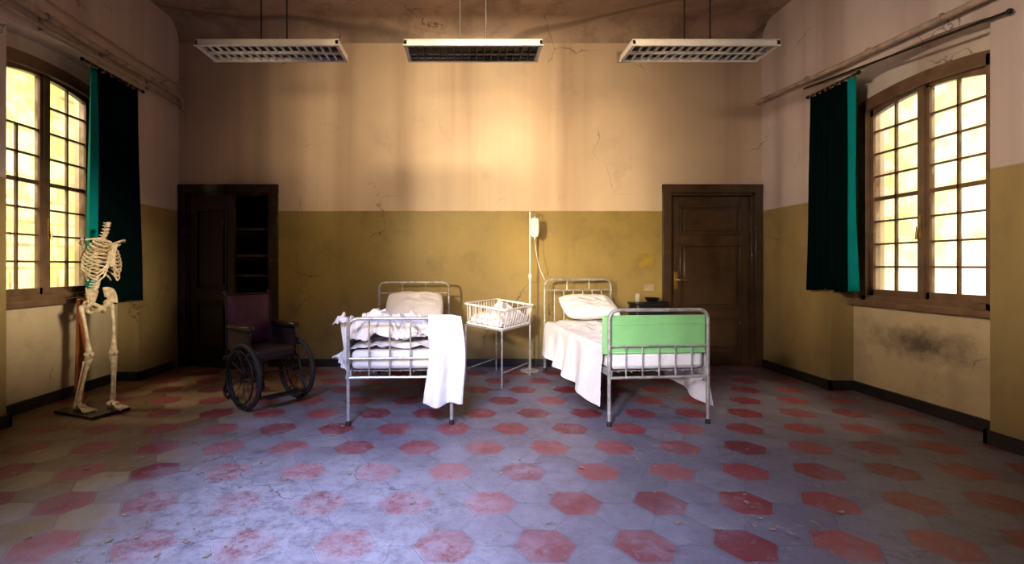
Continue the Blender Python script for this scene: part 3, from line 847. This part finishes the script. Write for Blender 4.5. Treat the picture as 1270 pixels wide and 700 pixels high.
def pillow(name, c, rot, tilt, w, l, t, lab, seed):
    bm = B()
    def f(sg):
        def g(u, v):
            a, b_ = 2 * u - 1, 2 * v - 1
            ea = 1 - .06 * (b_ * b_); eb = 1 - .06 * (a * a)
            th = t / 2 * (max(0, (1 - a ** 4) * (1 - b_ ** 4))) ** .6
            wr = ridged((a * .5, b_ * .5, seed + sg), 3) - .3
            return Vector((a * w / 2 * ea, b_ * l / 2 * eb, sg * (th + .04 * wr * (1 - a * a) * max(0, 1 - b_ * b_) ** .5)))
        return g
    grid(bm, 40, 32, f(1)); grid(bm, 40, 32, f(-1))
    bmesh.ops.remove_doubles(bm, verts=bm.verts, dist=.0008)
    o = fin(bm, name, m_sheet, loc=c, subs=1, ang=180, label=lab, cat='pillow')
    o.rotation_euler = (tilt, 0, rot)
    return o
pillow('pillow', bl(b1c, b1r, 0.02, L1 / 2 - .20, .83), b1r, math.radians(38), .68, .44, .18, 'plump white pillow leaning on the bed head', 1)
pillow('pillow', bl(b2c, b2r, .05, L2 / 2 - .25, .815), b2r + .06, math.radians(28), .68, .44, .17, 'soft white pillow lying at the bed head', 4)

# ---------------------------------------------------------------- bassinet
CRX = (.385, 5.54, 0); CRR = math.radians(-31.7)
cr = thing('bassinet', CRX, CRR, 'white wire baby bassinet tilted on a metal stand', 'crib')
W2, L2c = .225, .36; zt, zb_ = .86, .62
TILT = Matrix.Translation((0, 0, zb_ + .03)) @ Matrix.Rotation(math.radians(6), 4, 'Y') @ Matrix.Translation((0, 0, -zb_ - .03))
bm = B()
for x in (-W2, W2):
    for y in (-L2c, L2c):
        tube(bm, [(x, y, 0), (x, y, zb_ + (.035 if x < 0 else -.005))], .010, 8)
for y in (-L2c, L2c): tube(bm, [(-W2, y, zb_ + .03), (W2, y, zb_ - .01)], .009, 8)
tube(bm, [(-W2, -L2c, zb_ + .03), (-W2, L2c, zb_ + .03)], .009, 8); tube(bm, [(W2, -L2c, zb_ - .01), (W2, L2c, zb_ - .01)], .009, 8)
tube(bm, [(-W2, -L2c, .16), (-W2, L2c, .16)], .007, 8); tube(bm, [(W2, -L2c, .16), (W2, L2c, .16)], .007, 8)
fin(bm, 'stand', m_steel, parent=cr)
bm = B()
def ringpts(w, l, z, rad=.05):
    p = [(-w, 0, z), (-w, -l, z), (w, -l, z), (w, l, z), (-w, l, z), (-w, 0.001, z)]
    return rpath(p, rad, 5)[:-1]
for (w, l, z, r) in ((W2 + .03, L2c + .03, zt, .012), (W2, L2c, zb_ + .03, .010)):
    tube(bm, ringpts(w, l, z), r, 8, closed=True)
nL, nW = 11, 6
for k in range(nL):
    y = -L2c + .05 + (2 * L2c - .1) * k / (nL - 1)
    for s in (-1, 1): tube(bm, [(s * W2, y, zb_ + .03), (s * (W2 + .03), y * 1.03, zt)], .0045, 6)
for k in range(nW):
    x = -W2 + .05 + (2 * W2 - .1) * k / (nW - 1)
    for s in (-1, 1): tube(bm, [(x, s * L2c, zb_ + .03), (x * 1.03, s * (L2c + .03), zt)], .0045, 6)
for k in range(8):
    y = -L2c + .05 + (2 * L2c - .1) * k / 7; tube(bm, [(-W2, y, zb_ + .03), (W2, y, zb_ + .03)], .004, 6)
bm.transform(TILT)
fin(bm, 'basket', m_white, parent=cr, label='white enamelled wire basket')
bm = B(); box(bm, (-W2 + .03, -L2c + .03, zb_ + .036), (W2 - .03, L2c - .03, zb_ + .10)); bm.transform(TILT); fin(bm, 'mattress', m_sheet, parent=cr, bevel=.02)
def babys(u, v):
    x = (u - .5) * .37; y = (v - .5) * .62 + .005
    e = min(1, min(u, 1 - u) * 6, min(v, 1 - v) * 6)
    return TILT @ Vector((x, y, zb_ + .103 + e * (.02 + .09 * max(0, ridged((x, y, 4), 4.5)) + .05 * math.exp(-((y - .16) / .16) ** 2))))
bm = B(); grid(bm, 60, 80, babys)
fin(bm, 'baby_blanket', m_sheet, loc=CRX, rot=CRR, solid=.005, ang=180, label='crumpled white cloth lying in the bassinet', cat='blanket')

# ---------------------------------------------------------------- IV stand
iv = thing('iv_stand', (.80, 5.98, 0), 0, 'slim white metal infusion stand with hanging bag, beside the bed', 'medical stand')
bm = B(); tube(bm, [(0, 0, .03), (0, 0, 1.2)], .012, 10); tube(bm, [(0, 0, 1.15), (0, 0, 1.97)], .008, 10); lathe(bm, [(.017, 0), (.02, .02), (.017, .05)], (0, 0, 1.15), 12)
fin(bm, 'pole', m_white, parent=iv)
bm = B(); lathe(bm, [(.12, 0), (.12, .012), (.10, .022), (.03, .034), (.018, .07)], (0, 0, 0), 28)
fin(bm, 'foot', m_steel, parent=iv)
bm = B(); tube(bm, rpath([(-.05, 0, 1.93), (-.05, 0, 1.97), (.06, 0, 1.97), (.06, 0, 1.90)], .02), .005, 8); fin(bm, 'hook', m_chrome, parent=iv)
bm = B()
def bag(sg):
    def g(u, v):
        a, b_ = 2 * u - 1, 2 * v - 1
        th = .022 * (max(0, (1 - a ** 4) * (1 - b_ ** 6))) ** .5
        return Vector((.06 + a * .055 * (1 - .25 * max(0, b_) ** 3 - .35 * max(0, -b_) ** 4), sg * th, 1.775 + b_ * .115))
    return g
grid(bm, 16, 20, bag(1)); grid(bm, 16, 20, bag(-1)); bmesh.ops.remove_doubles(bm, verts=bm.verts, dist=.0006)
tube(bm, [(.06, 0, 1.665), (.06, 0, 1.63)], .009, 8)
tube(bm, [(.06, 0, 1.885), (.06, 0, 1.91)], .006, 8)
fin(bm, 'infusion_bag', m_bottle, parent=iv, label='milky infusion bag', ang=60)
bm = B(); pts = [(.06, 0, 1.64)]
for k in range(1, 21):
    s = k / 20; pts.append((.06 + .13 * s ** 1.5, .02 * s, 1.64 - .52 * s - .05 * math.sin(s * pi)))
tube(bm, pts, .0035, 6); fin(bm, 'drip_tube', m_bottle, parent=iv)

# ---------------------------------------------------------------- bedside table
bt = thing('bedside_table', (2.27, 6.02, 0), 0, 'small dark metal bedside table against the wall', 'table')
bm = B(); box(bm, (-.20, -.16, .82), (.20, .16, .845)); tube(bm, [(-.2, -.165, .86), (.2, -.165, .86)], .006, 6); fin(bm, 'table_top', m_black, parent=bt, bevel=.004)
for x in (-.18, .18):
    for y in (-.14, .14):
        bm = B(); tube(bm, [(x, y, 0), (x, y, .82)], .011, 8); fin(bm, 'leg', m_black, parent=bt)
bm = B(); box(bm, (-.18, -.14, .40), (.18, .14, .42)); fin(bm, 'lower_shelf', m_black, parent=bt, bevel=.003)
bm = B(); box(bm, (-.17, -.155, .66), (.17, .13, .815)); tube(bm, [(-.04, -.158, .74), (-.04, -.175, .74), (.04, -.175, .74), (.04, -.158, .74)], .005, 6); fin(bm, 'drawer', m_black, parent=bt, bevel=.004)
bm = B(); lathe(bm, [(.026, 0), (.032, .11), (.029, .11), (.023, .006)], (0, 0, 0), 20)
fin(bm, 'drinking_glass', m_clear, loc=(2.13, 5.98, .846), label='clear drinking glass on the bedside table', cat='glass')
bm = B(); lathe(bm, [(.04, 0), (.07, .02), (.085, .055), (.090, .058), (.080, .052), (.06, .015), (.02, .008)], (0, 0, 0), 24)
fin(bm, 'metal_bowl', m_black, loc=(2.33, 6.03, .846), label='dark shallow metal bowl on the bedside table', cat='bowl')

# ---------------------------------------------------------------- wheelchair
wc = thing('wheelchair', (-1.83, 4.56, 0), math.radians(52), 'antique black wheelchair with maroon leather back', 'wheelchair')
R = .30
for s in (-1, 1):
    x = s * .265
    bm = B(); tube(bm, circ((x, 0, R), R - .03, 'X', 48), .011, 8, closed=True)
    tube(bm, [(x - .035, 0, R), (x + .035, 0, R)], .026, 12)
    for k in range(20):
        a = 2 * pi * k / 20; xo = .02 if k % 2 else -.02
        tube(bm, [(x + xo, .018 * math.cos(a), R + .018 * math.sin(a)), (x, (R - .032) * math.cos(a + .15), R + (R - .032) * math.sin(a + .15))], .003, 5)
    w = fin(bm, 'wheel', m_black, parent=wc)
    bm = B(); tube(bm, circ((x, 0, R), R - .022, 'X', 48), .022, 10, closed=True); fin(bm, 'tire', m_rubber, parent=w)
    bm = B(); tube(bm, circ((x + s * .04, 0, R), R - .065, 'X', 48), .008, 8, closed=True)
    for k in range(6):
        a = 2 * pi * k / 6; tube(bm, [(x, (R - .03) * math.cos(a), R + (R - .03) * math.sin(a)), (x + s * .04, (R - .065) * math.cos(a), R + (R - .065) * math.sin(a))], .004, 5)
    fin(bm, 'hand_rim', m_black, parent=w)
for s in (-1, 1):
    bm = B(); x = s * .17; tube(bm, circ((x, .50, .075), .06, 'X', 24), .014, 8, closed=True); tube(bm, [(x - .015, .5, .075), (x + .015, .5, .075)], .02, 10)
    for k in range(5):
        a = 2 * pi * k / 5; tube(bm, [(x, .5, .075), (x, .5 + .055 * math.cos(a), .075 + .055 * math.sin(a))], .004, 5)
    tube(bm, [(x + .025, .5, .075), (x + .025, .47, .2), (x, .44, .2), (x, .44, .40)], .008, 8)
    tube(bm, [(x - .025, .5, .075), (x - .025, .47, .2), (x, .44, .2)], .008, 8)
    fin(bm, 'caster', m_black, parent=wc)
bm = B()
tube(bm, [(-.295, 0, R), (.295, 0, R)], .010, 10)
for s in (-1, 1):
    x = s * .225
    tube(bm, rpath([(x, .46, .40), (x, .40, .44), (x, -.10, .44), (x, -.14, .30), (x, -.22, .14)], .03), .013, 8)
    tube(bm, rpath([(x, .38, .40), (x, .41, 1.02), (x, .45, 1.05)], .03), .013, 8)
    tube(bm, [(x, 0, R), (x, 0, .44)], .013, 8)
    tube(bm, rpath([(x, -.04, .44), (x, -.04, .70), (x, .39, .72)], .05), .011, 8)
    tube(bm, [(x, 0, R), (x, .42, .42)], .010, 8)
tube(bm, [(-.225, .40, .42), (.225, .40, .42)], .012, 8); tube(bm, [(-.225, -.08, .44), (.225, -.08, .44)], .012, 8)
tube(bm, [(-.225, .41, 1.02), (.225, .41, 1.02)], .012, 8)
fin(bm, 'frame', m_black, parent=wc)
bm = B(); box(bm, (-.21, -.09, .43), (.21, .38, .535)); fin(bm, 'seat', m_seatdark, parent=wc, bevel=.03)
for s in (-1, 1):
    bm = B(); box(bm, (s * .225 - .006, -.03, .50), (s * .225 + .006, .36, .70)); fin(bm, 'side_panel', m_seatdark, parent=wc, bevel=.004)
bm = B()
def bk(sg):
    def g(u, v):
        x = (u - .5) * .44; z = .55 + v * .46
        return Vector((x, .385 + .02 * v + sg * .028 * (1 - (2 * u - 1) ** 6) * (1 - (2 * v - 1) ** 6) - .01 * math.cos((u - .5) * pi), z))
    return g
grid(bm, 20, 20, bk(-1)); grid(bm, 20, 20, bk(1)); bmesh.ops.remove_doubles(bm, verts=bm.verts, dist=.001)
fin(bm, 'backrest', m_maroon, parent=wc, label='maroon leather backrest')
for s in (-1, 1):
    bm = B(); box(bm, (s * .225 - .034, -.07, .705), (s * .225 + .034, .34, .752)); fin(bm, 'armrest', m_wood, parent=wc, bevel=.014)
bm = B(); box(bm, (-.18, -.27, .12), (.18, -.17, .138)); tube(bm, [(-.23, -.22, .13), (.23, -.22, .13)], .008, 8); fin(bm, 'footrest', m_black, parent=wc, bevel=.004)

# ---------------------------------------------------------------- skeleton
sk = thing('anatomical_skeleton', (-3.23, 4.27, 0), math.radians(68), 'headless ivory anatomical teaching skeleton on a wooden stand', 'skeleton')
bm = B(); box(bm, (-.16, -.17, 0), (.16, .36, .03)); fin(bm, 'stand_base', m_wood, parent=sk, bevel=.006, label='dark wooden base board')
bm = B(); box(bm, (-.028, .265, .03), (.028, .315, .99), 0, Matrix.Rotation(math.radians(2.5), 4, 'X')); tube(bm, [(0, .26, .95), (0, .11, 1.07)], .008, 8); fin(bm, 'stand_post', m_redwood, parent=sk, bevel=.004, label='reddish wooden post')
def lean(v):  # slight sideways and forward lean of the trunk above the pelvis
    k = max(0, v.z - 1.02)
    v.x += .10 * k; v.y -= .10 * k * k
    return v
spine = [(0, .085, 1.00), (0, .095, 1.05), (0, .06, 1.12), (0, .050, 1.19), (0, .09, 1.28), (0, .13, 1.37), (0, .12, 1.45), (0, .07, 1.53), (0, .030, 1.60), (0, .025, 1.68)]
def spl(t):
    n = len(spine) - 1; f = t * n; i = min(int(f), n - 1); s = f - i
    P = [Vector(spine[max(0, min(n, i + k))]) for k in (-1, 0, 1, 2)]
    return .5 * ((2 * P[1]) + (P[2] - P[0]) * s + (2 * P[0] - 5 * P[1] + 4 * P[2] - P[3]) * s * s + (3 * P[1] - P[0] - 3 * P[2] + P[3]) * s ** 3)
def leanbm(bm):
    for v in bm.verts: v.co = lean(v.co.copy())
bm = B()
for k in range(24):
    t = .1 + .9 * k / 23; p = spl(t); r = .027 - .012 * k / 23
    lathe(bm, [(r * .98, -.012), (r * .82, -.003), (r * .82, .004), (r * .98, .012)], p, 12)
    tube(bm, [p + Vector((0, r * .7, 0)), p + Vector((0, r + .028, -.012))], [.008, .005], 6)
    for s in (-1, 1): tube(bm, [p + Vector((s * r * .6, r * .6, 0)), p + Vector((s * (r + .018), r + .005, .003))], [.006, .004], 6)
leanbm(bm); fin(bm, 'spine', m_bone, parent=sk)
bm = B()
ZR = 1.535
prism(bm, [(-.026, ZR - .04), (.026, ZR - .04), (.019, ZR - .08), (.021, ZR - .18), (.009, ZR - .24), (-.009, ZR - .24), (-.021, ZR - .18), (-.019, ZR - .08)], 'Y', -.112, -.098)
for i in range(12):
    z0 = ZR - .0255 * i
    w = [.066, .092, .112, .126, .136, .144, .148, .148, .142, .132, .116, .095][i]
    k_ = [.80, .90, .97, 1.0, 1.03, 1.06, 1.08, 1.08, 1.05, 1.0, .9, .8][i]
    yb = .14 if i < 9 else .11
    dp = .112 * k_; yc = yb - dp; drop = .060 + .009 * i
    tmax = pi * (.93 if i < 7 else .80 if i < 10 else .5)
    for s in (-1, 1):
        pts = []
        for k in range(17):
            t = .12 + (tmax - .12) * k / 16
            pts.append((s * w * math.sin(t), yc + dp * math.cos(t), z0 - drop * (1 - math.cos(t * .95)) / 1.8))
        if i < 7:
            pts.append((s * .022, -.105, ZR - .05 - .025 * i))
        elif i < 10:
            pts.append((s * w * .35, yc - dp * .92, pts[-1][2] + .035)); pts.append((s * .02, -.105, ZR - .20 - .012 * (i - 7)))
        tube(bm, pts, .0072, 6)
leanbm(bm); fin(bm, 'ribcage', m_bone, parent=sk)
for s in (-1, 1):
    bm = B(); tube(bm, [(s * .025, -.10, 1.505), (s * .08, -.09, 1.53), (s * .13, -.03, 1.535), (s * .162, .02, 1.525)], [.009, .007, .007, .010], 8); leanbm(bm); fin(bm, 'collarbone', m_bone, parent=sk)
    bm = B()
    tri = [Vector((s * .162, .06, 1.50)), Vector((s * .075, .165, 1.49)), Vector((s * .090, .165, 1.33))]
    def g(u, v):
        p = tri[0] * (1 - u) + (tri[1] * (1 - v) + tri[2] * v) * u
        return p + Vector((0, .014 * math.sin(u * pi), 0))
    grid(bm, 8, 8, g); bmesh.ops.remove_doubles(bm, verts=bm.verts, dist=.0005)
    tube(bm, [(s * .075, .175, 1.47), (s * .135, .14, 1.50), (s * .168, .06, 1.53)], [.006, .008, .011], 8)
    leanbm(bm); fin(bm, 'shoulder_blade', m_bone, parent=sk, solid=.006)
bm = B()
for s in (-1, 1):
    def g(u, v):
        a = math.radians(-15 + 125 * u)
        rr = .030 + .070 * v
        y = .035 - rr * math.cos(a) * .88
        z = .985 + rr * math.sin(a) * 1.15 + .010 * v
        x = s * (.074 + .050 * v * (1 - .35 * u) - .05 * max(0, u - .6) * 2 * (v))
        return Vector((x, y, z))
    grid(bm, 18, 8, g)
    blob(bm, (s * .084, .02, .965), (.030, .032, .032))
    tube(bm, rpath([(s * .080, .02, .95), (s * .066, .055, .905), (s * .048, .03, .885), (s * .025, -.03, .905), (s * .012, -.040, .935), (s * .05, -.030, .965), (s * .084, .0, .975)], .02, 4), .011, 8)
blob(bm, (0, -.040, .930), (.016, .010, .020))
tube(bm, [(0, .09, 1.08), (0, .11, 1.02), (0, .105, .96), (0, .085, .92)], [.042, .036, .021, .007], 10)
fin(bm, 'pelvis', m_bone, parent=sk, solid=.008)
feet = {-1: Vector((-.085, .11, .03)), 1: Vector((.085, -.07, .03))}
for s in (-1, 1):
    hip = Vector((s * .086, .02, .955)); kn = Vector((s * .074, -.075 if s > 0 else .01, .53)); ank = feet[s] + Vector((0, .03, .075))
    tr = hip + Vector((s * .040, .01, -.02))
    bm = B(); blob(bm, hip, (.024, .024, .024)); tube(bm, [hip, tr], [.014, .017], 8); blob(bm, tr, (.019, .021, .027))
    pts = [tr + (kn - tr) * (k / 8) + Vector((0, -.014 * math.sin(k / 8 * pi), 0)) for k in range(9)]
    tube(bm, pts, [.020, .017, .0145, .0135, .0135, .0145, .017, .024, .030], 10)
    for q in (-1, 1): blob(bm, kn + Vector((q * .017, .008, .0)), (.020, .028, .024))
    fin(bm, 'femur', m_bone, parent=sk)
    bm = B(); blob(bm, kn + Vector((0, -.038, .005)), (.017, .010, .020)); fin(bm, 'kneecap', m_bone, parent=sk)
    k2 = kn + Vector((0, .005, -.030))
    bm = B(); tube(bm, [k2 + (ank - k2) * t for t in (0, .06, .15, .3, .6, .85, .95, 1)], [.032, .030, .020, .0145, .012, .0135, .019, .020], 10)
    fin(bm, 'tibia', m_bone, parent=sk)
    k3 = k2 + Vector((s * .034, .014, -.03)); a3 = ank + Vector((s * .025, .010, -.01))
    bm = B(); tube(bm, [k3 + (a3 - k3) * t for t in (0, .08, .5, .9, 1)], [.010, .006, .0055, .0075, .011], 8); fin(bm, 'fibula', m_bone, parent=sk)
    bm = B(); f0 = feet[s]
    blob(bm, f0 + Vector((0, .065, .027)), (.023, .038, .027), nz=.2); blob(bm, f0 + Vector((0, .02, .052)), (.024, .032, .024), nz=.2)
    blob(bm, f0 + Vector((0, -.02, .040)), (.031, .026, .020), nz=.3)
    for k in range(5):
        xo = (-.032 + .016 * k); ln = (.068, .070, .066, .063, .058)[k]
        big = (k == (0 if s > 0 else 4))
        a = f0 + Vector((xo * .7, -.035, .033)); b_ = f0 + Vector((xo * 1.25, -.035 - ln, .014)); c = b_ + Vector((xo * .1, -.038 - (.01 if big else 0), -.003))
        rr = .010 if big else .0068
        tube(bm, [a, a + (b_ - a) * .5, b_], [rr, rr * .75, rr * 1.1], 8)
        tube(bm, [b_ + Vector((0, -.003, 0)), b_ + (c - b_) * .5, c], [rr, rr * .7, rr * .8], 8)
    fin(bm, 'foot_bones', m_bone, parent=sk)

# ---------------------------------------------------------------- dry leaves
random.seed(11)
spots = []
for k in range(150):
    x = random.uniform(-2.9, 2.9); y = random.uniform(1.9, 4.6)
    if k < 20: x, y = random.uniform(-1.7, -1.0), random.uniform(2.0, 2.6)
    elif k < 36: x, y = random.uniform(1.4, 2.0), random.uniform(2.3, 2.8)
    elif k < 50: x, y = random.uniform(-1.8, -.9), random.uniform(3.3, 4.0)
    spots.append((x, y))
protos = []
for s in range(4):
    bm = B()
    def g(u, v, s=s):
        a, b_ = 2 * u - 1, 2 * v - 1
        w = .012 * (1 - a * a) ** .7 * (1 + .35 * math.sin(a * 11 + s))
        return Vector((a * .022, b_ * w, .001 + .003 * (b_ * b_) + .003 * a * a * (s % 2 + .5)))
    grid(bm, 12, 4, g); bmesh.ops.remove_doubles(bm, verts=bm.verts, dist=.0002)
    me = bpy.data.meshes.new('dry_leaf'); bm.to_mesh(me); bm.free(); me.materials.append(m_leaf); protos.append(me)
for k, (x, y) in enumerate(spots):
    o = bpy.data.objects.new('dry_leaf', protos[k % 4]); COL.objects.link(o)
    o.location = (x, y, .001); o.rotation_euler = (0, 0, random.uniform(0, 6.28)); sc = random.uniform(.35, 1.05); o.scale = (sc, sc, sc)
    meta(o, 'small curled brown dry leaf on the tiles', 'leaf', None, 'dry leaves scattered on the floor')

# ---------------------------------------------------------------- lights
def area(name, loc, tgt, size, power, col, spread=180, sy=None):
    l = bpy.data.lights.new(name, 'AREA'); l.energy = power; l.color = col; l.spread = math.radians(spread)
    l.shape = 'RECTANGLE'; l.size = size; l.size_y = sy or size
    o = bpy.data.objects.new(name, l); COL.objects.link(o); o.location = loc
    d = Vector(tgt) - Vector(loc); o.rotation_euler = d.to_track_quat('-Z', 'Y').to_euler()
    return o
area('daylight_courtyard', (-5.2, 6.0, 2.5), (-8, 8.0, 2.5), 3.0, 600, (1, .94, .76))
area('daylight_street', (5.4, 6.0, 2.5), (8.3, 7.5, 2.5), 3.0, 680, (1, .95, .86))
area('window_daylight_left', (-5.9, 3.8, 4.9), (-1.0, 4.4, .6), 1.4, 390, (1, .82, .66))
area('window_daylight_right', (6.0, 3.6, 4.8), (1.5, 4.4, .6), 1.4, 300, (1, .82, .68))
area('rear_cool_fill', (-1.0, -1.2, 3.9), (-0.30, 2.5, 0), 1.4, 84, (.56, .63, 1.0), 50)  # unseen cool lamp added behind the camera to brighten the floor
area('rear_key', (-3.0, -1.4, 2.2), (1.0, 6.25, 1.45), .35, 24, (1, .80, .50), 27)
area('rear_key_right', (3.2, -1.4, 2.2), (-3.5, 4.3, 1.2), .4, 6, (1, .86, .68), 15)
area('rear_fill', (-1.8, -1.6, 2.7), (1.0, 4.6, .6), .5, 14, (1, .90, .84), 24)
area('pier_fill', (-3.2, -.8, 2.8), (3.83, 3.9, 1.9), .5, 26, (1, .82, .66), 44)  # unseen lamp added to brighten the right pier
area('warm_wall_wash', (.2, 2.0, 4.15), (.25, 6.25, 2.9), .8, 52, (1, .75, .44), 78)  # unseen lamp added under the ceiling to warm the far wall
for x0, x1, pw in ((-.4, -.25, 1.3), (.5, .75, 1.5), (1.2, 2.0, .9), (-1.2, -1.95, .9)):
    area('rear_strip_band', (x0, -1.7, 1.4), (x1, 6.25, 3.0), .10, pw, (1, .76, .48), 10, 1.6)  # unseen strip lamps added to throw soft vertical bands on the far wall

w = bpy.data.worlds.new('World'); S.world = w; w.use_nodes = True
w.node_tree.nodes['Background'].inputs[0].default_value = (1.0, .9, .65, 1); w.node_tree.nodes['Background'].inputs[1].default_value = 0.8

# ---------------------------------------------------------------- camera
cam = bpy.data.cameras.new('camera'); co = bpy.data.objects.new('camera', cam); COL.objects.link(co)
co.location = (0, 0, 1.30); co.rotation_euler = (pi / 2, 0, 0)
cam.sensor_width = 36; cam.lens = 36 * 600 / 1270
cam.shift_x = 58 / 1270; cam.shift_y = -20 / 1270; cam.clip_start = .05
S.camera = co
S.view_settings.view_transform = 'Standard'
